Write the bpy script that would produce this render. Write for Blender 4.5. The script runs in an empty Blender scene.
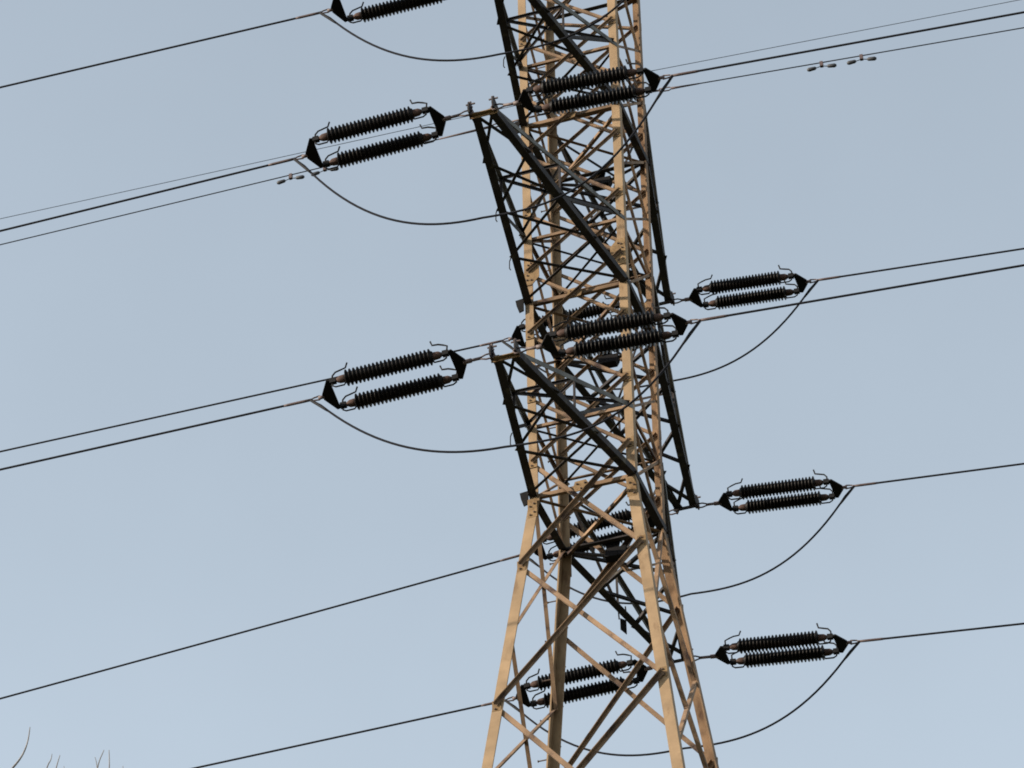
import bpy, math, random
from mathutils import Vector, Matrix
random.seed(7)
R = math.radians
scn = bpy.context.scene
C = scn.collection
K = 0.75                      # metres per layout unit
S = 4.87071                   # spacing of the crossarm levels, in units
GROUND = -45.3                # ground level in units below the waist of the tower (waist = 0)
Z0 = -GROUND * K              # height of the waist above the ground, metres

def V(x, y, z): return Vector((x * K, y * K, z * K + Z0))

# ------------------------------------------------------------------ camera
CAM_AZ, CAM_D, CAM_Z = -0.290183, 58.30227, -43.24178
CAM_YAW, CAM_PIT, CAM_ROLL, CAM_F = -0.028092, 0.674082, -0.019141, 3711.61
cx, cy = CAM_D * math.sin(-CAM_AZ), -CAM_D * math.cos(CAM_AZ)
yaw = math.atan2(-cx, -cy) + CAM_YAW
Fw = Vector((math.sin(yaw) * math.cos(CAM_PIT), math.cos(yaw) * math.cos(CAM_PIT), math.sin(CAM_PIT)))
Rt = Vector((math.cos(yaw), -math.sin(yaw), 0)); Up = Rt.cross(Fw)
Rc = Rt * math.cos(CAM_ROLL) + Up * math.sin(CAM_ROLL)
Uc = Up * math.cos(CAM_ROLL) - Rt * math.sin(CAM_ROLL)
cd = bpy.data.cameras.new('camera'); cam = bpy.data.objects.new('camera', cd); C.objects.link(cam)
cd.sensor_width = 36; cd.lens = CAM_F * 36 / 1024; cd.clip_start = 0.5; cd.clip_end = 6000
m3 = Matrix((Rc, Uc, -Fw)).transposed()
cam.matrix_world = Matrix.Translation(V(cx, cy, CAM_Z)) @ m3.to_4x4()
scn.camera = cam

def at(px, py, dist):
    """world point at a horizontal distance (metres) from the camera, seen at a pixel (used once, for the tree tips)"""
    d = Fw + Rc * ((px - 512) / CAM_F) - Uc * ((py - 384) / CAM_F)
    return V(cx, cy, CAM_Z) + d * (dist / math.hypot(d.x, d.y))

# ------------------------------------------------------------------ light
SUN_EL, SUN_AZ = 20.0, 58.0     # degrees; azimuth measured from -Y (towards the viewer) round to -X (the viewer's left)
to_sun = Vector((-math.sin(R(SUN_AZ)) * math.cos(R(SUN_EL)), -math.cos(R(SUN_AZ)) * math.cos(R(SUN_EL)), math.sin(R(SUN_EL))))
wd = bpy.data.worlds.new('World'); scn.world = wd; wd.use_nodes = True
nt = wd.node_tree; nt.nodes.clear()
sky = nt.nodes.new('ShaderNodeTexSky'); sky.sky_type = 'NISHITA'; sky.sun_disc = False
sky.sun_elevation = R(SUN_EL); sky.sun_rotation = math.atan2(to_sun.x, to_sun.y)
sky.altitude = 100; sky.air_density = 1.0; sky.dust_density = 0.3; sky.ozone_density = 1.0
hs = nt.nodes.new('ShaderNodeHueSaturation'); hs.inputs['Saturation'].default_value = 0.46; hs.inputs['Hue'].default_value = 0.483
bg = nt.nodes.new('ShaderNodeBackground'); bg.inputs['Strength'].default_value = 0.15
ow = nt.nodes.new('ShaderNodeOutputWorld')
tcw = nt.nodes.new('ShaderNodeTexCoord'); nz = nt.nodes.new('ShaderNodeTexNoise'); nz.inputs['Scale'].default_value = 9.0; nz.inputs['Detail'].default_value = 4
mrw = nt.nodes.new('ShaderNodeMapRange'); mrw.inputs['From Min'].default_value = 0.3; mrw.inputs['From Max'].default_value = 0.7
mrw.inputs['To Min'].default_value = 0.975; mrw.inputs['To Max'].default_value = 1.025
nt.links.new(tcw.outputs['Generated'], nz.inputs['Vector']); nt.links.new(nz.outputs['Fac'], mrw.inputs['Value']); nt.links.new(mrw.outputs[0], hs.inputs['Value'])
nt.links.new(sky.outputs[0], hs.inputs['Color']); nt.links.new(hs.outputs[0], bg.inputs['Color']); nt.links.new(bg.outputs[0], ow.inputs['Surface'])
sl = bpy.data.lights.new('sun', 'SUN'); sl.energy = 5.0; sl.angle = R(0.6); sl.color = (1.0, 0.87, 0.70)
so = bpy.data.objects.new('sun', sl); C.objects.link(so)
so.rotation_euler = to_sun.to_track_quat('Z', 'Y').to_euler()
so.location = V(-20, -20, 20)
scn.view_settings.view_transform = 'Standard'; scn.view_settings.look = 'None'
scn.view_settings.exposure = 0.95; scn.view_settings.gamma = 1.0; scn.view_settings.use_curve_mapping = False
scn.render.engine = 'CYCLES'; scn.cycles.filter_width = 1.8
scn.cycles.max_bounces = 6

# ------------------------------------------------------------------ materials
def mat(name, col, rough=0.6, metal=0.0, var=0.25, scale=6.0, spots=None, spot_lo=0.55, spot_hi=0.68, spot_scale=9.0, bump=0.0, spec=0.4, streak=False):
    m = bpy.data.materials.new(name); m.use_nodes = True
    n = m.node_tree.nodes; l = m.node_tree.links; b = n['Principled BSDF']
    b.inputs['Roughness'].default_value = rough; b.inputs['Metallic'].default_value = metal
    b.inputs['Specular IOR Level'].default_value = spec
    tc = n.new('ShaderNodeTexCoord'); src = tc.outputs['Object']
    no = n.new('ShaderNodeTexNoise'); no.inputs['Scale'].default_value = scale; no.inputs['Detail'].default_value = 5
    l.new(src, no.inputs['Vector'])
    cr = n.new('ShaderNodeValToRGB')
    cr.color_ramp.elements[0].position = 0.3; cr.color_ramp.elements[1].position = 0.7
    cr.color_ramp.elements[0].color = tuple(c * (1 - var) for c in col) + (1,)
    cr.color_ramp.elements[1].color = tuple(min(1, c * (1 + var)) for c in col) + (1,)
    l.new(no.outputs['Fac'], cr.inputs['Fac']); out = cr.outputs['Color']
    if spots:
        n2 = n.new('ShaderNodeTexNoise'); n2.inputs['Scale'].default_value = spot_scale; n2.inputs['Detail'].default_value = 7; n2.inputs['Roughness'].default_value = 0.65
        if streak:
            mp = n.new('ShaderNodeMapping'); mp.inputs['Scale'].default_value = (1, 1, 0.35); mp.inputs['Location'].default_value = (3.1, 1.7, 0.4)
            l.new(src, mp.inputs['Vector']); l.new(mp.outputs[0], n2.inputs['Vector'])
        else:
            l.new(src, n2.inputs['Vector'])
        r2 = n.new('ShaderNodeValToRGB'); r2.color_ramp.elements[0].position = spot_lo; r2.color_ramp.elements[1].position = spot_hi
        l.new(n2.outputs['Fac'], r2.inputs['Fac'])
        mx = n.new('ShaderNodeMix'); mx.data_type = 'RGBA'
        l.new(r2.outputs['Color'], mx.inputs[0]); l.new(out, mx.inputs[6]); mx.inputs[7].default_value = tuple(spots) + (1,)
        out = mx.outputs[2]
    l.new(out, b.inputs['Base Color'])
    if bump:
        bp = n.new('ShaderNodeBump'); bp.inputs['Strength'].default_value = bump; bp.inputs['Distance'].default_value = 0.01
        l.new(no.outputs['Fac'], bp.inputs['Height']); l.new(bp.outputs[0], b.inputs['Normal'])
    return m
M_LEG = mat('weathered_cream_paint', (0.21, 0.145, 0.086), 0.75, spec=0.2, var=0.2, scale=3.0, spots=(0.085, 0.045, 0.022), spot_lo=0.55, spot_hi=0.74, spot_scale=5.0, streak=True)
M_LEGR = mat('rusting_cream_paint', (0.155, 0.097, 0.055), 0.75, spec=0.2, var=0.3, scale=3.0, spots=(0.055, 0.028, 0.014), spot_lo=0.50, spot_hi=0.70, spot_scale=4.0, streak=True)
M_BRACE = mat('faded_steel_paint', (0.16, 0.105, 0.066), 0.8, spec=0.15, var=0.35, scale=2.2, spots=(0.036, 0.023, 0.021), spot_lo=0.50, spot_hi=0.66, spot_scale=3.0)
M_ARM = mat('shaded_weathered_steel', (0.026, 0.023, 0.024), 0.75, spec=0.12, var=0.3, scale=3.0, spots=(0.08, 0.07, 0.05), spot_lo=0.55, spot_hi=0.72, spot_scale=5.0)  # deep shade on the arms put into the base colour; spots are weathering
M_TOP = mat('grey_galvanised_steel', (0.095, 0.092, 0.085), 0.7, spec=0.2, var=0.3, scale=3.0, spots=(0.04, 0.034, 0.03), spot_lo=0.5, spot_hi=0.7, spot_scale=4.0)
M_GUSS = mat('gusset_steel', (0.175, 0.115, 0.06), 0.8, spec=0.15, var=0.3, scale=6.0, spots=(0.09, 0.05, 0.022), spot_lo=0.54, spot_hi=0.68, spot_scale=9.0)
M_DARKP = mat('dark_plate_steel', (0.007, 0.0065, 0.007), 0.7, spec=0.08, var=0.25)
M_BOLT = mat('rusty_bolt', (0.05, 0.028, 0.018), 0.6, var=0.3, scale=20)
M_PORC = mat('brown_glazed_porcelain', (0.0045, 0.0032, 0.003), 0.45, var=0.4, scale=4, spec=0.1)
M_CAP = mat('rust_stained_cap', (0.052, 0.031, 0.025), 0.75, spec=0.15, var=0.3, scale=12)
M_FIT = mat('dark_fitting_iron', (0.008, 0.008, 0.009), 0.65, spec=0.1, var=0.3)
M_LINK = mat('galvanised_link', (0.075, 0.052, 0.05), 0.6, var=0.25)
M_COND = mat('aged_aluminium_strand', (0.010, 0.0105, 0.014), 0.75, var=0.2, scale=15, spec=0.08)
M_SLEEVE = mat('copper_toned_sleeve', (0.055, 0.036, 0.036), 0.7, var=0.2)
M_DAMP = mat('grey_damper_weight', (0.022, 0.024, 0.03), 0.6, var=0.2)
M_BARK = mat('grey_brown_bark', (0.16, 0.15, 0.145), 0.9, var=0.3, scale=14, bump=0.4)
M_CONC = mat('pale_concrete', (0.30, 0.29, 0.27), 0.9, var=0.2, scale=4)
M_GRASS = mat('rough_meadow', (0.04, 0.045, 0.02), 0.95, var=0.4, scale=0.4, spots=(0.06, 0.05, 0.03), spot_lo=0.5, spot_hi=0.62, spot_scale=0.15, bump=0.6)

# ------------------------------------------------------------------ mesh helpers
class MB:
    def __init__(s): s.v = []; s.f = []
    def add(s, vs, fs):
        o = len(s.v); s.v += [Vector(v) for v in vs]; s.f += [tuple(i + o for i in f) for f in fs]
    def prism(s, A, B, prof):
        """prof: list of offset vectors; extruded from A to B"""
        n = len(prof)
        vs = [A + q for q in prof] + [B + q for q in prof]
        fs = [tuple(range(n - 1, -1, -1)), tuple(range(n, 2 * n))]
        fs += [(i, (i + 1) % n, n + (i + 1) % n, n + i) for i in range(n)]
        s.add(vs, fs)
    def angle(s, A, B, e1, e2, w, t, w2=None):
        """L-section steel: corner line A-B, one flange along e1, the other along e2"""
        w2 = w2 or w
        ax = (B - A).normalized()
        e1 = (e1 - ax * e1.dot(ax)).normalized(); e2 = e2 - ax * e2.dot(ax); e2 = (e2 - e1 * e2.dot(e1)).normalized()
        # two butted strips make one L prism (convex caps)
        a = [e1 * 0, e1 * w, e1 * w + e2 * t, e1 * t + e2 * t, e1 * t + e2 * w2, e2 * w2]
        n = 6
        vs = [A + q for q in a] + [B + q for q in a]
        fs = [(0, 3, 2, 1)[::1], (0, 5, 4, 3), (6, 7, 8, 9), (6, 9, 10, 11)]
        fs += [(i, (i + 1) % n, n + (i + 1) % n, n + i) for i in range(n)]
        s.add(vs, fs)
    def plate(s, c, ex, ey, pts, t):
        """flat plate: 2D outline pts in the plane (ex, ey) about c, thickness t"""
        nz = ex.cross(ey).normalized() * (t / 2)
        P = [c + ex * x + ey * y for x, y in pts]
        n = len(P)
        vs = [q - nz for q in P] + [q + nz for q in P]
        fs = [tuple(range(n - 1, -1, -1)), tuple(range(n, 2 * n))] + [(i, (i + 1) % n, n + (i + 1) % n, n + i) for i in range(n)]
        s.add(vs, fs)
    def box(s, c, ex, ey, ez, a, b, h):
        s.plate(c, ex, ey, [(-a / 2, -b / 2), (a / 2, -b / 2), (a / 2, b / 2), (-a / 2, b / 2)], h)
    def tube(s, pts, r, n=8, rs=None):
        pts = [Vector(p) for p in pts]
        up = Vector((0.13, 0.21, 0.97))
        o = len(s.v); m = len(pts); prev = None
        for i, p in enumerate(pts):
            d = (pts[min(i + 1, m - 1)] - pts[max(i - 1, 0)]).normalized()
            x = d.cross(up)
            if x.length < 1e-3: x = d.cross(Vector((1, 0, 0)))
            x.normalize()
            if prev is not None:
                q = prev - d * prev.dot(d)
                if q.length > 1e-6: x = q.normalized()
            prev = x; y = d.cross(x)
            rr = rs[i] if rs else r
            for k in range(n):
                a = 2 * math.pi * k / n
                s.v.append(p + (x * math.cos(a) + y * math.sin(a)) * rr)
        for i in range(m - 1):
            for k in range(n):
                a, b = o + i * n + k, o + i * n + (k + 1) % n
                s.f.append((a, b, b + n, a + n))
        s.f.append(tuple(o + k for k in range(n - 1, -1, -1))); s.f.append(tuple(o + (m - 1) * n + k for k in range(n)))
    def lathe(s, A, ax, prof, n=20):
        """prof: (distance along ax, radius) pairs"""
        ax = ax.normalized(); x = ax.cross(Vector((0, 0, 1)))
        if x.length < 1e-3: x = ax.cross(Vector((1, 0, 0)))
        x.normalize(); y = ax.cross(x); o = len(s.v)
        for d, r in prof:
            for k in range(n):
                a = 2 * math.pi * k / n
                s.v.append(A + ax * d + (x * math.cos(a) + y * math.sin(a)) * r)
        for i in range(len(prof) - 1):
            for k in range(n):
                a, b = o + i * n + k, o + i * n + (k + 1) % n
                s.f.append((a, b, b + n, a + n))
        s.f.append(tuple(o + k for k in range(n - 1, -1, -1))); s.f.append(tuple(o + (len(prof) - 1) * n + k for k in range(n)))
    def build(s, name, m, parent=None, smooth=False, origin=None):
        """verts are in layout units (waist = 0); object origin at `origin` (units), parented to parent"""
        o_w = V(*origin) if origin is not None else (parent.matrix_world.translation.copy() if parent else Vector((0, 0, 0)))
        me = bpy.data.meshes.new(name)
        me.from_pydata([tuple(V(*p) - o_w) for p in s.v], [], s.f)
        me.materials.append(m); me.update()
        import bmesh
        bm = bmesh.new(); bm.from_mesh(me); bmesh.ops.recalc_face_normals(bm, faces=bm.faces); bm.to_mesh(me); bm.free()
        if smooth:
            me.polygons.foreach_set('use_smooth', [True] * len(me.polygons))
        ob = bpy.data.objects.new(name, me); C.objects.link(ob)
        ob.matrix_world = Matrix.Translation(o_w)
        if parent:
            ob.parent = parent
            ob.location = o_w - parent.matrix_world.translation
            ob.matrix_world = Matrix.Translation(o_w)
        return ob

def tag(o, label=None, cat=None, group=None, kind=None):
    if label: o['label'] = label
    if cat: o['category'] = cat
    if group: o['group'] = group
    if kind: o['kind'] = kind
    return o
def empty(name, p):
    o = bpy.data.objects.new(name, None); C.objects.link(o); o.empty_display_size = 0.3
    o.matrix_world = Matrix.Translation(V(*p)); return o

X, Y, Z = Vector((1, 0, 0)), Vector((0, 1, 0)), Vector((0, 0, 1))

# ------------------------------------------------------------------ ground
def ground():
    n = 48; size = 4000.0 / K
    mb = MB(); vs = []
    for i in range(n + 1):
        for j in range(n + 1):
            u = (i / n * 2 - 1); v = (j / n * 2 - 1)
            x = math.copysign(abs(u) ** 3, u) * size / 2; y = math.copysign(abs(v) ** 3, v) * size / 2
            d = math.hypot(x, y)
            h = (math.sin(x * 0.013 + 1) + math.cos(y * 0.017)) * 0.9 * min(1, max(0, (d - 90) / 200))
            vs.append((x, y, GROUND + h))
    fs = [(i * (n + 1) + j, (i + 1) * (n + 1) + j, (i + 1) * (n + 1) + j + 1, i * (n + 1) + j + 1) for i in range(n) for j in range(n)]
    mb.add(vs, fs)
    tag(mb.build('ground', M_GRASS, smooth=True), kind='structure')
ground()

# ------------------------------------------------------------------ tower
WAIST, TOPW, SPL = 1.0, 1.012, 0.12063
def hw(z): return WAIST + (TOPW - WAIST) * z / (2 * S) if z >= 0 else WAIST - SPL * z
def leg_pt(sx, sy, z): h = hw(z); return Vector((sx * (h + 0.075), sy * h, z))
TOP = 3.0 * S
tower = empty('lattice_tower', (0, 0, GROUND))
tag(tower, 'cream painted steel lattice tower with six dark crossarms carrying the power line', 'pylon')

for sx in (-1, 1):
    for sy in (-1, 1):
        mb = MB()
        a, b, c = leg_pt(sx, sy, GROUND - 0.3), leg_pt(sx, sy, 0), leg_pt(sx, sy, TOP)
        mb.angle(a, b, X * -sx, Y * -sy, 0.205, 0.03)
        mb.angle(b, c, X * -sx, Y * -sy, 0.172, 0.027)
        leg = mb.build('leg', M_LEGR if (sx, sy) == (1, 1) else M_LEG, tower)
        if (sx, sy) == (1, 1): leg['label'] = 'rust stained leg'
        # concrete footing under each leg
        fb = MB(); q = leg_pt(sx, sy, GROUND)
        fb.lathe(q - Z * 1.0, Z, [(0, 0.75), (0.95, 0.7), (1.0, 0.66), (1.35, 0.5), (1.38, 0.47)], 20)
        fb.build('footing', M_CONC, tower)
        # step bolts
        if (sx, sy) == (-1, 1):
            z = -12.0
            i = 0
            sb = MB()
            while z < TOP - 0.3:
                p = leg_pt(sx, sy, z)
                d = Vector((-1, 0, 0)) if sx < 0 else Vector((1, 0, 0))
                st = p + Y * (-sy) * 0.12
                if i % 2: st = p + X * (-sx) * 0.12; d = Y * sy
                sb.tube([st, st + d * 0.19], 0.014, 6); sb.tube([st + d * 0.19, st + d * 0.205], 0.025, 6)
                z += 0.42; i += 1
            tag(sb.build('step_bolts', M_BOLT, leg), kind='stuff')

T_ROOT = 0.355
yn = [3.0, 2.833, 2.5, 2.167, 1.833, 1.5, 1.167, 0.833, 0.5, 0.167, -0.36, -1.05, -2.0, -3.3, -5.0, -7.0, (GROUND + 0.6) / S]
xn = [3.0, 2.67, 2.0 + T_ROOT, 2.0, 1.67, 1.0 + T_ROOT, 1.0, 0.67, T_ROOT, 0.0, -0.70, -1.4, -2.4, -3.8, -5.6, (GROUND + 0.6) / S]

def brace(A, B, nout, stand, up_edge, w, t, m, name, inset):
    """flat flange in the face plane, outstanding flange along `stand` on the upper or lower edge"""
    mb = MB(); ax = (B - A).normalized()
    side = nout.cross(ax).normalized()
    if side.z < 0: side = -side
    off = side * (w / 2 if up_edge else -w / 2)
    f1 = -side if up_edge else side
    A2 = A + off + inset; B2 = B + off + inset
    mb.angle(A2, B2, f1, stand, w, t)
    return mb.build(name, m, tower)

# +-Y faces: staggered X panels, rising members have a flange standing towards the viewer
for sy in (-1, 1):
    for i in range(len(yn) - 1):
        zt, zb = yn[i] * S, yn[i + 1] * S
        low = zb < 0.0
        w = (0.06 if not low else 0.08) if zt > -0.9 * S else 0.09
        nm = 'leg_brace' if low else 'body_brace'
        n = Vector((0, sy, 0))
        gap = 0.07
        A, B = leg_pt(-1, sy, zb) + X * gap, leg_pt(1, sy, zt) - X * gap
        brace(A, B, n, -Y, True, w, 0.012, M_BRACE, nm, Y * (-0.034 if sy < 0 else -0.036))
        A, B = leg_pt(-1, sy, zt) + X * gap, leg_pt(1, sy, zb) - X * gap
        brace(A, B, n, Y, False, w, 0.012, M_BRACE, nm, Y * (0.034 if sy < 0 else 0.008))
for sx in (-1, 1):
    for i in range(len(xn) - 1):
        zt, zb = xn[i] * S, xn[i + 1] * S
        low = zt <= 0.001
        w = 0.056 if not low else 0.08
        nm = 'leg_brace' if low else 'body_brace'
        n = Vector((sx, 0, 0)); gap = 0.07
        A, B = leg_pt(sx, -1, zb) + Y * gap, leg_pt(sx, 1, zt) - Y * gap
        brace(A, B, n, X * -sx, True, w, 0.011, M_BRACE, nm, X * (-sx * 0.034))
        A, B = leg_pt(sx, -1, zt) + Y * gap, leg_pt(sx, 1, zb) - Y * gap
        brace(A, B, n, X * -sx, False, w, 0.011, M_BRACE, nm, X * (-sx * 0.052))

# horizontal struts on the four faces and diaphragm ties at the crossarm levels
def strut(A, B, e1, e2, w, m=M_BRACE, name='horizontal_strut'):
    mb = MB(); mb.angle(A, B, e1, e2, w, 0.012); return mb.build(name, m, tower)
for k in range(4):
    z = k * S
    for sy in (-1, 1):
        a, b = leg_pt(-1, sy, z), leg_pt(1, sy, z)
        d = Y * (sy * 0.012)
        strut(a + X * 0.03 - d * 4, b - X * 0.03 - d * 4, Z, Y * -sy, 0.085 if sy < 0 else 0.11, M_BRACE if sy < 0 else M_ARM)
    a, b = leg_pt(-1, -1, z), leg_pt(1, 1, z)
    strut(a + (b - a) * 0.04 - Z * 0.05, b - (b - a) * 0.04 - Z * 0.05, Z, X - Y, 0.07, M_BRACE, 'diaphragm_tie')
    a, b = leg_pt(-1, 1, z), leg_pt(1, -1, z)
    strut(a + (b - a) * 0.04 - Z * 0.14, b - (b - a) * 0.04 - Z * 0.14, Z, X + Y, 0.07, M_BRACE, 'diaphragm_tie')
    if k < 3:
        zt = z + T_ROOT * S
        for sy in (-1, 1):
            a, b = leg_pt(-1, sy, zt), leg_pt(1, sy, zt)
            strut(a + X * 0.03 - Y * (sy * 0.06), b - X * 0.03 - Y * (sy * 0.06), Z, Y * -sy, 0.065)
        for q0, q1 in (((-1, -1), (1, 1)), ((-1, 1), (1, -1))):
            a, b = leg_pt(q0[0], q0[1], zt), leg_pt(q1[0], q1[1], zt)
            dz = Z * (0.06 if q0[1] < 0 else 0.13)
            strut(a + (b - a) * 0.05 - dz, b - (b - a) * 0.05 - dz, Z, (b - a).cross(Z).normalized(), 0.05, M_ARM, 'diaphragm_tie')
        for sx in (-1, 1):
            a, b = leg_pt(sx, -1, zt), leg_pt(sx, 1, zt)
            strut(a + Y * 0.06 - X * sx * 0.07, b - Y * 0.06 - X * sx * 0.07, -Z, X * -sx, 0.07)

# gusset plates with bolt heads
def bolts(mb, pts, d, r=0.021):
    for p in pts: mb.lathe(p, d, [(0, r), (0.018, r), (0.024, r * 0.7)], 6)
def gusset(c, ex, ey, outline, nout, bolt_pts, m=M_GUSS, name='gusset_plate'):
    mb = MB(); mb.plate(c, ex, ey, outline, 0.016); nf = len(mb.f)
    bolts(mb, [c + ex * x + ey * y + nout * 0.008 for x, y in bolt_pts], nout)
    g = mb.build(name, m, tower)
    g.data.materials.append(M_BOLT)
    for p in g.data.polygons[nf:]: p.material_index = 1
for sy in (-1, 1):
    n = Vector((0, sy, 0))
    for k in range(3):
        z = k * S
        c = Vector((-0.10, sy * (hw(z) + 0.008 - (0.03 if sy > 0 else 0)), z)) + n * (0.012)
        c.x = -0.02
        gusset(c, X, Z, [(-0.13, -0.12), (0.13, -0.10), (0.16, 0.02), (0.10, 0.13), (-0.12, 0.12), (-0.16, 0.0)], n, [(-0.08, 0.05), (0.08, 0.05), (0.0, -0.07)], M_GUSS if sy < 0 else M_DARKP)  # far-face plates coloured dark to paint in the shade on their inner side
    for sx in (-1, 1):
        for z0 in yn[1:12]:
            z = z0 * S
            big = abs(z0 - 1.167) < 0.01
            c = leg_pt(sx, sy, z) + n * 0.011
            wv, hv = (0.32, 0.34) if big else (0.175, 0.115)
            o = [(0, -hv), (-sx * 0.165, -hv), (-sx * wv, -hv * 0.45), (-sx * wv, hv * 0.45), (-sx * 0.165, hv), (0, hv)]
            bp = [(-sx * 0.06, -hv * .6), (-sx * 0.09, hv * .55)]
            if big: bp += [(-sx * 0.07, -hv * .25), (-sx * 0.07, hv * .25), (-sx * 0.15, -hv * .65), (-sx * 0.15, hv * .65)]
            gusset(c, X, Z, o, n, bp)
for sx in (-1, 1):
    n = Vector((sx, 0, 0))
    for sy in (-1, 1):
        if sx > 0 or sy > 0: continue
        for z0 in (0, 1, 2):   # splice plates of the chords at the crossarm roots, standing proud of the leg
            c = leg_pt(sx, sy, z0 * S) + n * 0.11 - Z * 0.03 + Y * sy * 0.05
            q = MB(); q.plate(c, X * sx, Z, [(-0.095, -0.16), (0.0, -0.19), (0.05, -0.02), (0.075, 0.13), (-0.095, 0.15)], 0.035)
            q.build('root_plate', M_DARKP, tower)
# leg splices below the waist
for sx in (-1, 1):
    for sy in (-1, 1):
        c = leg_pt(sx, sy, -0.30) + Vector((0, sy * 0.024, 0))
        gusset(c, X, Z, [(-sx * 0.01, -0.24), (-sx * 0.2, -0.24), (-sx * 0.2, 0.2), (-sx * 0.01, 0.2)], Vector((0, sy, 0)),
               [(-sx * 0.06, y) for y in (-.18, .02)] + [(-sx * 0.14, y) for y in (-.12, .08)])
# junction plates hanging under the far face struts, seen from inside
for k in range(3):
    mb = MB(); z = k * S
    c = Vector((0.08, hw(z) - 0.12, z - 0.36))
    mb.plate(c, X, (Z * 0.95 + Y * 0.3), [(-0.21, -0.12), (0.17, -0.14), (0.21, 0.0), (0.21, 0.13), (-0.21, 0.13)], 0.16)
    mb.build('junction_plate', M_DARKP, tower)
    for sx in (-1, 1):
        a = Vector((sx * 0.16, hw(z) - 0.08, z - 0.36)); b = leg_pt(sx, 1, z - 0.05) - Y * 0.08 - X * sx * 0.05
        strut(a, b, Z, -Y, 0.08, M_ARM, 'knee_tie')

# peak above the top panel
apex = 3.95 * S
for sx in (-1, 1):
    for sy in (-1, 1):
        mb = MB(); a = leg_pt(sx, sy, TOP); b = Vector((sx * 0.12, sy * 0.12, apex))
        mb.angle(a, b, X * -sx, Y * -sy, 0.14, 0.02); mb.build('peak_leg', M_LEG, tower)
for i in range(3):
    f0, f1 = i / 3.0, (i + 1) / 3.0
    for (ax0, ay0), (ax1, ay1) in ((( -1, -1), (1, -1)), ((1, -1), (1, 1)), ((1, 1), (-1, 1)), ((-1, 1), (-1, -1))):
        h0, h1 = hw(TOP) + (0.12 - hw(TOP)) * f0, hw(TOP) + (0.12 - hw(TOP)) * f1
        a = Vector((ax0 * h0, ay0 * h0, TOP + (apex - TOP) * f0)); b = Vector((ax1 * h1, ay1 * h1, TOP + (apex - TOP) * f1))
        mb = MB(); mb.angle(a, b, Z, Vector((-ax0, -ay0, 0)), 0.07, 0.012); mb.build('peak_brace', M_BRACE, tower)

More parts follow.
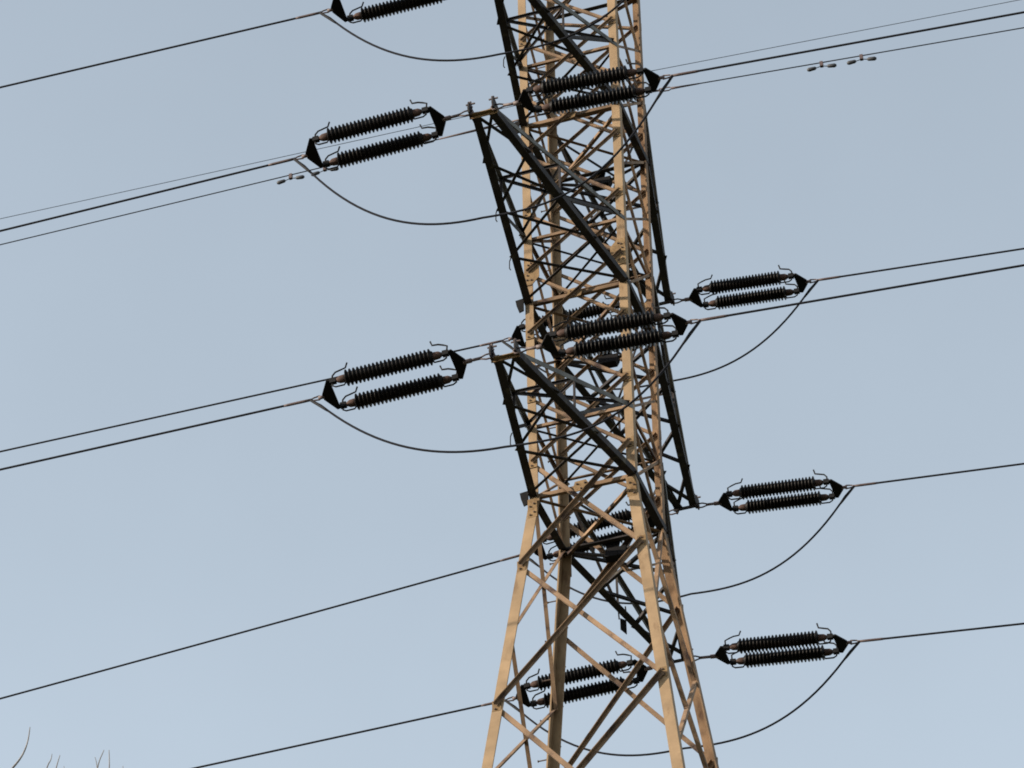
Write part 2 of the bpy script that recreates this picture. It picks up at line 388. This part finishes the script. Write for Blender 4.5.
# ------------------------------------------------------------------ crossarms
ARM_LEN = [4.33989, 5.6687, 4.51591]; TIP = 0.23072; NEAR_LOW = (-0.11, 0.06)
def arm_tip(k, sy, sx):
    z = k * S; n = (sy < 0 and k == 0); return Vector((sx * TIP + n * NEAR_LOW[0], sy * (hw(z) + ARM_LEN[k] - n * NEAR_LOW[1]), z))
ARM_WORD = ['lowest', 'middle', 'top']
for sy in (-1, 1):
    for k in range(3):
        z = k * S; npan = 4 if k == 1 else 3
        tl, tr = arm_tip(k, sy, -1), arm_tip(k, sy, 1)
        d_out = Vector((0, sy, 0))
        mb = MB()
        mb.angle(tl - X * 0.05 - d_out * 0.04, tr + X * 0.05 - d_out * 0.04, -Z, d_out, 0.06, 0.016, 0.10)
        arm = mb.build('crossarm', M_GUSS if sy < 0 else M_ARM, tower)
        bot, top = {}, {}
        for sx in (-1, 1):
            t0 = arm_tip(k, sy, sx); r0 = leg_pt(sx, sy, z) + X * sx * 0.012
            t1 = t0 + Z * 0.12 - d_out * 0.05; r1 = leg_pt(sx, sy, z + T_ROOT * S) + X * sx * 0.012
            bot[sx] = (t0, r0); top[sx] = (t1, r1)
            ext = (r0 - t0).normalized()
            m1 = MB(); m1.angle(t0 - ext * 0.06, r0 - ext * 0.02, X * -sx, Z, 0.155, 0.022)
            m1.build('bottom_chord', M_ARM, arm)
            m2 = MB(); m2.angle(t1, r1, X * -sx, -Z, 0.095, 0.016); m2.build('top_chord', M_TOP, arm)
            # tip plate carrying the insulator link
            m3_ = MB()
            m3_.plate(t0 + X * sx * 0.012 + Z * 0.06 + d_out * 0.05, Y * sy, Z, [(-0.3, -0.07), (0.10, -0.09), (0.13, 0.0), (0.10, 0.17), (-0.02, 0.17), (-0.3, 0.10)], 0.03)
            tp = m3_.build('tip_plate', M_ARM, arm)
            m4 = MB()
            c = t0 + Z * 0.24 + d_out * 0.06
            m4.tube([c - Z * 0.08, c + Z * 0.06], 0.022, 6); m4.tube([c - X * 0.09, c + X * 0.09], 0.02, 6); m4.tube([c - Y * 0.09 - Z * 0.03, c + Y * 0.09], 0.02, 6)
            m4.build('bolt_cluster', M_LINK, tp)
        lerp = lambda pr, f: pr[0].lerp(pr[1], f)
        def bar(a, b, e1, e2, w=0.07, m=M_ARM, name='lattice_bar'):
            q = MB(); q.angle(a, b, e1, e2, w, 0.011); return q.build(name, m, arm)
        for i in range(npan):
            f0, f1 = i / npan, (i + 1) / npan
            # bottom plane X bracing
            bar(lerp(bot[-1], f0) + Z * 0.024, lerp(bot[1], f1) + Z * 0.024, d_out, Z)
            bar(lerp(bot[1], f0) + Z * 0.040, lerp(bot[-1], f1) + Z * 0.040, d_out, Z, 0.06)
            # side planes: light zigzag, plus top plane on alternate panels
        for sx in (-1, 1):
            fm = 0.5
            bar(lerp(bot[sx], fm) - X * sx * 0.03, lerp(top[sx], 0.98) - X * sx * 0.03, Z, X * -sx, 0.065)
            bar(lerp(bot[sx], fm) - X * sx * 0.03, lerp(top[sx], fm) - X * sx * 0.03, d_out, X * -sx, 0.05)
        bar(lerp(top[-1], 0.5), lerp(top[1], 0.5), d_out, -Z, 0.055)
        bar(lerp(top[-1], 0.5) - Z * .01, lerp(top[1], 0.96) - Z * .01, d_out, -Z, 0.055)
        bar(lerp(top[1], 0.5) - Z * .03, lerp(top[-1], 0.96) - Z * .03, d_out, -Z, 0.055)
        # small hooks hanging from the left chord
        for f in ((0.50, 0.76) if k == 1 else (0.55,)) if sy < 0 else ():
            c = lerp(bot[-1], f) - X * 0.03
            hk = MB(); hk.tube([c + Z * 0.10, c + Z * 0.02 - X * 0.03, c - Z * 0.16 - X * 0.035, c - Z * 0.21 - X * 0.01], 0.012, 6)
            hk.build('hook', M_FIT, arm)
        if sy > 0 and k == 0:
            c = lerp(bot[-1], 0.42)
            br = MB(); br.plate(c - Z * 0.16 - X * 0.02, X * 0.8 + Y * 0.6, Z, [(-0.06, -0.12), (0.07, -0.22), (0.07, 0.12), (-0.06, 0.15)], 0.02)
            br.tube([c - X * 0.1 + Z * 0.0, c - X * 0.12 + Z * 0.42], 0.015, 6); br.tube([c + X * 0.06 + Z * 0.0, c + X * 0.04 + Z * 0.28], 0.015, 6)
            br.build('bracket', M_DARKP, arm)
# chords run on through the body, linking each pair of opposite arms
for k in range(3):
    for sx in (-1, 1):
        z = k * S
        mb = MB(); mb.angle(leg_pt(sx, -1, z) + X * sx * 0.012, leg_pt(sx, 1, z) + X * sx * 0.012, X * -sx, Z, 0.15, 0.022)
        mb.build('body_chord', M_ARM, tower)

# ------------------------------------------------------------------ insulator strings, conductors, jumpers
TH = R(2.0)                    # the line runs a couple of degrees off the square of the tower
PITCH = {('n', -1, 2): .5, ('n', -1, 1): 2.0, ('n', -1, 0): 1.5, ('f', -1, 2): 1.2, ('f', -1, 1): 5.9, ('f', -1, 0): 2.4,
         ('n', 1, 2): 2.3, ('n', 1, 1): 2.9, ('n', 1, 0): 2.4, ('f', 1, 2): 3.75, ('f', 1, 1): 4.2, ('f', 1, 0): 5.0}
OFFS = {('n', -1): (.585, -.13), ('n', 1): (.58, .03), ('f', -1): (.42, -.17), ('f', 1): (.55, -.0)}
LEN = {('n', -1): (3.50,) * 3, ('n', 1): (3.46,) * 3, ('f', -1): (3.46,) * 3, ('f', 1): (3.52, 3.42, 3.27)}
RODS = {('n', -1): (2.96,) * 3, ('n', 1): (2.92,) * 3, ('f', -1): (2.98,) * 3, ('f', 1): (2.93, 2.90, 2.84)}
SAG_LEN = 250.0 / K
def line_dir(nf, sx, k, droop=0.0):
    d = R(PITCH[(nf, sx, k)] + droop)
    h = Vector((math.cos(TH), math.sin(TH), 0)) * sx
    return (h * math.cos(d) - Z * math.sin(d)).normalized()

SIDE = {-1: 'left', 1: 'right'}
NEARF = {'n': 'near', 'f': 'far'}
FACEW = {'n': "viewer's side", 'f': 'far side'}
clamp_pt = {}
def insulator_string(nf, sx, k):
    sy = -1 if nf == 'n' else 1
    T = arm_tip(k, sy, sx) + Y * sy * 0.06 + Z * (0.02 if sx > 0 else 0.04 if sy < 0 else 0.0)
    # the heavy porcelain makes a string hang a little steeper than its conductor
    d = line_dir(nf, sx, k, 1.5 if (nf, sx) == ('n', -1) else 0.3)
    a, b = OFFS[(nf, sx)]; off = Y * a + Z * b; off = off - d * off.dot(d)
    L = LEN[(nf, sx)][k]; link = L - RODS[(nf, sx)][k]
    root = empty('insulator_string', T)
    # shackle and adjusting link at the arm
    mb = MB(); up = Z - d * Z.z * d.z
    upn = (Z - d * Z.dot(d)).normalized()
    e = d * 0.12
    mb.tube([T - d * 0.02 + upn * 0.055, T + e + upn * 0.055, T + d * 0.22 + upn * 0.02, T + d * 0.22 - upn * 0.02, T + e - upn * 0.055, T - d * 0.02 - upn * 0.055, T - d * 0.05, T - d * 0.02 + upn * 0.055], 0.017, 6)
    mb.build('shackle', M_LINK, root, True)
    mb = MB(); mb.tube([T + d * 0.20, T + d * (link - 0.02)], 0.03, 8, None); mb.tube([T + d * (link - 0.14), T + d * (link + 0.02)], 0.045, 8)
    mb.build('link', M_LINK, root, True)
    def yoke(s_out, s_in):
        q = MB(); n1 = off.normalized(); h = off.length / 2
        w = s_in - s_out; c = T + d * s_out
        g = 1 if w > 0 else -1
        q.plate(c, d, n1, [(-0.03 * g, -0.06), (0.15 * g, -h - 0.055), (0.21 * g, -h - 0.045), (0.20 * g, h + 0.045), (0.14 * g, h + 0.055), (-0.03 * g, 0.06)], 0.035)
        return q.build('yoke_plate', M_DARKP, root)
    yoke(link, link + 0.20)
    yoke(L - 0.22, L - 0.42)
    s0 = link + 0.20; s1 = L - 0.42          # rod ends at the yokes
    for h in (-0.5, 0.5):
        o = T + off * h
        c0, c1 = s0 + 0.32, s1 - 0.32          # shed range
        prof = [(c0 - 0.02, 0.075)]
        ns = 22; pitch = (c1 - c0) / ns
        for i in range(ns):
            p = c0 + i * pitch
            prof += [(p, 0.106), (p + pitch * 0.30, 0.111), (p + pitch * 0.60, 0.160), (p + pitch * 0.72, 0.160), (p + pitch * 0.92, 0.110)]
        prof += [(c1, 0.092), (c1 + 0.02, 0.075)]
        mb = MB(); mb.lathe(o, d, prof, 24)
        rod = mb.build('insulator_rod', M_PORC, root, True)
        for ce, sg in ((c0, -1), (c1, 1)):
            q = MB(); q.lathe(o + d * ce, d * sg, [(0.0, 0.07), (0.03, 0.078), (0.12, 0.072), (0.17, 0.045), (0.19, 0.03)], 16)
            q.build('end_cap', M_CAP, rod, True)
            ys = s0 if sg < 0 else s1
            q = MB(); q.tube([o + d * (ce + sg * 0.18), o + d * (ys - sg * 0.0)], 0.035, 8); q.box(o + d * (ys - sg * 0.07), d, upn, d, 0.12, 0.10, 0.09)
            q.build('clevis', M_FIT, rod)
            # arcing horn above and its loop below
            m_ = ys - sg * 0.05
            q = MB()
            up_pts = [o + d * m_, o + d * (m_ + sg * 0.02) + upn * 0.17, o + d * (m_ - sg * 0.06) + upn * 0.215, o + d * (ce + sg * 0.12) + upn * 0.255, o + d * (ce + sg * 0.0) + upn * 0.27, o + d * (ce - sg * 0.03) + upn * 0.37]
            if sg > 0: up_pts = [o + d * m_, o + d * (m_ - sg * 0.01) + upn * 0.13, o + d * (m_ - sg * 0.07) + upn * 0.20, o + d * (ce + sg * 0.1) + upn * 0.225, o + d * (ce + sg * 0.0) + upn * 0.25, o + d * (ce - sg * 0.035) + upn * 0.36]
            if sx > 0: pass
            q.tube(up_pts, 0.017, 6)
            q.tube([o + d * m_, o + d * (m_ - sg * 0.01) - upn * 0.11, o + d * (m_ - sg * 0.07) - upn * 0.15, o + d * (ce + sg * 0.03) - upn * 0.15, o + d * (ce + sg * 0.0) - upn * 0.10], 0.017, 6)
            q.build('arcing_horn', M_FIT, rod, True)
    # dead-end clamp
    P0, P1 = T + d * (L - 0.22), T + d * L
    mb = MB(); mb.tube([P0, P0 + d * 0.12], 0.035, 8)
    mb.tube([P0 + d * 0.10 + upn * 0.045, P1 + upn * 0.03, P1 + d * 0.05, P1 - upn * 0.03, P0 + d * 0.10 - upn * 0.045, P0 + d * 0.06, P0 + d * 0.10 + upn * 0.045], 0.016, 6)
    mb.build('clamp_eye', M_LINK, root, True)
    d = line_dir(nf, sx, k); mb = MB(); mb.tube([P1 + d * 0.02, P1 + d * 0.2, P1 + d * 0.5, P1 + d * 0.58], 0.035, 10, [0.025, 0.028, 0.027, 0.022])
    mb.build('compression_sleeve', M_SLEEVE, root, True)
    tag(root, f"twin black insulator string pulling {SIDE[sx]} from the {ARM_WORD[k]} crossarm on the {FACEW[nf]}", 'insulator', 'twin insulator strings on the crossarm tips')
    clamp_pt[(nf, sx, k)] = (P1, d)
    # conductor
    d = line_dir(nf, sx, k); st = P1 + d * 0.1; hd = Vector((d.x, d.y, 0)); slope = d.z / hd.length; hd.normalize()
    pts = []
    N = 80
    for i in range(N + 1):
        s_ = (i / N) ** 1.6 * SAG_LEN
        c2 = max(-slope, 0.006) / SAG_LEN
        pts.append(st + hd * s_ + Z * (slope * s_ + c2 * s_ * s_))
    mb = MB(); mb.tube(pts, 0.0215, 8)
    w = mb.build('conductor', M_COND, None, True, origin=tuple(st))
    tag(w, f"dark line conductor leaving to the {SIDE[sx]} from the {ARM_WORD[k]} insulator string on the {FACEW[nf]}", 'power line', 'line conductors')
for nf in 'nf':
    for k in range(3):
        for sx in (-1, 1):
            insulator_string(nf, sx, k)

SKEW = {('n', 2): .1, ('n', 1): .08, ('n', 0): .15, ('f', 2): 0, ('f', 1): 0, ('f', 0): 0}
DROP = {('n', 2): 2.36, ('n', 1): 2.70, ('n', 0): 2.17, ('f', 2): 2.2, ('f', 1): 2.26, ('f', 0): 2.12}
for (nf, k), dr in DROP.items():
    (A, da), (B, db) = clamp_pt[(nf, -1, k)], clamp_pt[(nf, 1, k)]
    pts = []
    N = 48
    for i in range(N + 1):
        f = i / N; s_ = 2 * f - 1
        p = A.lerp(B, f) + (da * 0.06 if i == 0 else db * 0.06 if i == N else Vector())
        base = A.lerp(B, f)
        # string levels lift towards the tower, so hang from the chord through the arm tips
        lift = (arm_tip(k, -1 if nf == 'n' else 1, 1).z - (A.z + B.z) / 2) * (1 - abs(s_))
        sk = SKEW[(nf, k)]
        prof = ((sk - s_) / (1 + sk)) ** 2.5 if s_ < sk else ((s_ - sk) / (1 - sk)) ** 2.6
        p.z += lift - dr * (1 - prof)
        pts.append(p)
    root = empty('jumper_cable', pts[N // 2])
    mb = MB(); mb.tube(pts, 0.0215, 8); mb.build('cable', M_COND, root, True)
    for ends in (pts[:4], pts[-4:][::-1]):
        mb = MB(); e0 = ends[0]; e1 = ends[2]
        mb.tube([e0, e0.lerp(e1, 0.8), e1], 0.03, 8, [0.028, 0.026, 0.020]); mb.build('lug', M_FIT, root, True)
    tag(root, f"slack jumper cable looping under the {ARM_WORD[k]} crossarm on the {FACEW[nf]}", 'cable', 'jumper loops under the crossarms')

# ------------------------------------------------------------------ thin wires tied to the far legs
def thin_wire(name, label, sx, z, pitch, r, fit, m=M_COND, th=TH):
    p = leg_pt(sx, 1, z) + X * sx * 0.02
    dd = R(pitch); d = Vector((math.cos(th) * sx * math.cos(dd), math.sin(th) * sx * math.cos(dd), -math.sin(dd)))
    root = empty(name, p)
    pts = []; N = 80; hd = Vector((d.x, d.y, 0)).normalized(); sl_ = -math.tan(dd)
    for i in range(N + 1):
        s_ = (i / N) ** 1.6 * SAG_LEN
        pts.append(p + d * fit + hd * s_ + Z * (sl_ * s_ + max(-sl_, 0.006) / SAG_LEN * s_ * s_))
    mb = MB(); mb.tube(pts, r, 6); mb.build('strand', m, root, True)
    if fit > 0.5:
        mb = MB(); mb.tube([p, p + d * (fit * 0.55)], 0.022, 8); mb.build('tie_rod', M_LINK, root, True)
        u = (Z - d * Z.dot(d)).normalized(); q = p + d * fit * 0.55
        mb = MB(); mb.tube([q + u * 0.045, q + d * 0.2 + u * 0.045, q + d * 0.28, q + d * 0.2 - u * 0.045, q - u * 0.045, q - d * 0.04, q + u * 0.045], 0.015, 6); mb.build('turnbuckle', M_LINK, root, True)
        mb = MB(); mb.tube([q + d * 0.26, p + d * (fit + 0.1), p + d * (fit + 0.6)], 0.03, 8, [0.03, 0.024, 0.016]); mb.build('grip', M_SLEEVE, root, True)
    tag(root, label, 'wire', 'thin wires tied to the far legs')
    return p, d, pts
W1 = thin_wire('ground_wire', 'slender wire with vibration dampers running left from the tower body', -1, 2.447 * S, 1.75, 0.014, 1.9)
W2 = thin_wire('ground_wire', 'slender wire with vibration dampers running right from the tower body', 1, 2.425 * S, 3.5, 0.014, 0.6)
thin_wire('pilot_wire', 'hair thin wire running left beside the damper wire', -1, 2.535 * S, 2.0, 0.0075, 0.0, th=R(3.9))
thin_wire('pilot_wire', 'hair thin wire running right above the heavy conductor', 1, 2.55 * S, 2.0, 0.0075, 0.0)

def damper(wire, dist, label):
    p0, d, pts = wire
    # walk along the strand
    acc = 0; c = None
    for a, b in zip(pts, pts[1:]):
        l = (b - a).length
        if acc + l >= dist: c = a.lerp(b, (dist - acc) / l); break
        acc += l
    root = empty('vibration_damper', c)
    mb = MB(); mb.box(c - Z * 0.05, d, Z, d, 0.07, 0.13, 0.07); mb.build('clamp', M_SLEEVE, root)
    mb = MB(); mb.tube([c - d * 0.2 - Z * 0.15, c - Z * 0.10, c + d * 0.2 - Z * 0.15], 0.010, 6); mb.build('messenger', M_FIT, root, True)
    for s_ in (-1, 1):
        mb = MB(); mb.lathe(c + d * s_ * 0.12 - Z * 0.13, d * s_ - Z * 0.10, [(0, 0.022), (0.03, 0.04), (0.16, 0.046), (0.20, 0.026)], 12)
        mb.build('weight', M_DAMP, root, True)
    tag(root, label, 'vibration damper', 'vibration dampers clipped to the slender wire')
damper(W1, 3.25, 'dumbbell damper on the left slender wire, the one nearer the insulators')
damper(W1, 4.05, 'dumbbell damper on the left slender wire, the one farther from the tower')
damper(W2, 3.3, 'dumbbell damper on the right slender wire, the one nearer the tower')
damper(W2, 4.17, 'dumbbell damper on the right slender wire, the one farther from the tower')

# ------------------------------------------------------------------ bare tree whose twigs reach into the lower left corner
def from_w(w): return Vector((w.x / K, w.y / K, (w.z - Z0) / K))
DT = 24.0
base_w = at(62, 768, DT); base = from_w(Vector((base_w.x, base_w.y, 0)))
base.z = GROUND
tree = empty('bare_tree', tuple(base))
tag(tree, 'leafless tree whose twig tips poke into the lower left corner', 'tree')
topz = from_w(at(62, 768, DT)).z
trunk = [base - Z * 0.3, base + Z * 2.0 + X * 0.1, base + Z * 6 + X * 0.25, Vector((base.x + 0.1, base.y, base.z + 0.66 * (topz - base.z)))]
mb = MB(); mb.tube(trunk, 0.2, 14, [0.42, 0.32, 0.26, 0.20]); mb.build('trunk', M_BARK, tree, True)
fork = trunk[-1]
tr = random.Random(11)
def branch(tips, mid):
    """one limb from the fork to `mid`, then twigs to each tip polyline (all in units)"""
    c1 = fork.lerp(mid, 0.35) + Vector(((mid.x - fork.x) * 0.55, (mid.y - fork.y) * 0.55, -0.2)); c2 = fork.lerp(mid, 0.72) + Vector(((mid.x - fork.x) * 0.3, 0.1, -0.1))
    mb = MB(); mb.tube([fork - Z * 0.3, c1, c2, mid], 0.1, 8, [0.15, 0.085, 0.045, 0.022])
    for _ in range(26):      # side shoots along the limb, all ending below the view
        f = tr.uniform(0.05, 0.95); q = c1.lerp(c2, f * 2) if f < .5 else c2.lerp(mid, f * 2 - 1)
        e = q + Vector((tr.uniform(-1, 1), tr.uniform(-1, 1), tr.uniform(0.4, 1.5))); e.z = min(e.z, topz - 0.75)
        if e.z < q.z: continue
        m_ = q.lerp(e, .5) + Vector((tr.uniform(-.1, .1), tr.uniform(-.1, .1), -0.08))
        mb.tube([q, m_, e], 0.01, 5, [0.018, 0.011, 0.004])
        for _k in range(3):
            g = m_.lerp(e, tr.random()); h = g + Vector((tr.uniform(-.4, .4), tr.uniform(-.4, .4), tr.uniform(.1, .45))); h.z = min(h.z, topz - 0.7)
            mb.tube([g, g.lerp(h, .5) + Z * 0.02, h], 0.006, 4, [0.008, 0.006, 0.003])
    for poly, r0, r1 in tips:
        pts = [mid] + poly; n = len(pts)
        sm = pts
        for _ in range(3):   # corner cutting
            q = [sm[0]]
            for a, b in zip(sm, sm[1:]): q += [a.lerp(b, .25), a.lerp(b, .75)]
            sm = q + [sm[-1]]
        n = len(sm)
        mb.tube(sm, 0.02, 6, [0.6 * (r0 + (r1 - r0) * i / (n - 1)) for i in range(n)])
    mb.build('branch', M_BARK, tree, True)
P = lambda x, y, dd=0.0: from_w(at(x, y, DT + dd))
branch([([P(-12, 800), P(10, 771), P(22, 757), P(28, 742), P(30, 727)], 0.03, 0.006), ([P(-30, 790, .3), P(-40, 770, .4)], 0.02, 0.006)], P(-30, 900))
branch([([P(38, 800, .5), P(47, 766, .5), P(51, 760, .5), P(52, 754, .5)], 0.02, 0.005), ([P(48, 800, .6), P(56, 768, .6), P(60, 755, .6)], 0.02, 0.005), ([P(64, 790, .6), P(64, 766, .6)], 0.015, 0.004)], P(40, 900, .4))
branch([([P(94, 800, -.4), P(97, 766, -.4), P(104, 750, -.4)], 0.02, 0.005), ([P(98, 790, -.4), P(97, 764, -.4), P(95, 757, -.4)], 0.012, 0.004), ([P(108, 800, -.3), P(109.5, 766, -.3), P(109, 750, -.3)], 0.018, 0.005), ([P(122, 800, -.3), P(123, 766, -.3)], 0.018, 0.005)], P(100, 900, -.3))
rnd = random.Random(3)
for i in range(7):   # lower limbs outside the frame
    a = i * 2 * math.pi / 7; h = fork.lerp(base, 0.08 * i)
    end = h + Vector((math.cos(a) * 4, math.sin(a) * 4, 2.2 + rnd.random())); end.z = min(end.z, topz - 1.6)
    mb = MB(); mid = h.lerp(end, .5) + Z * 0.4
    mb.tube([h, mid, end], 0.1, 8, [0.12, 0.07, 0.03])
    for j in range(9):
        f = 0.35 + 0.07 * j; q = h.lerp(mid, f * 2) if f < .5 else mid.lerp(end, f * 2 - 1)
        e = q + Vector((rnd.uniform(-1, 1), rnd.uniform(-1, 1), rnd.uniform(.2, 1.1))); e.z = min(e.z, topz - 0.75)
        mb.tube([q, q.lerp(e, .5) + Z * 0.1, e], 0.02, 5, [0.03, 0.018, 0.006])
    mb.build('branch', M_BARK, tree, True)
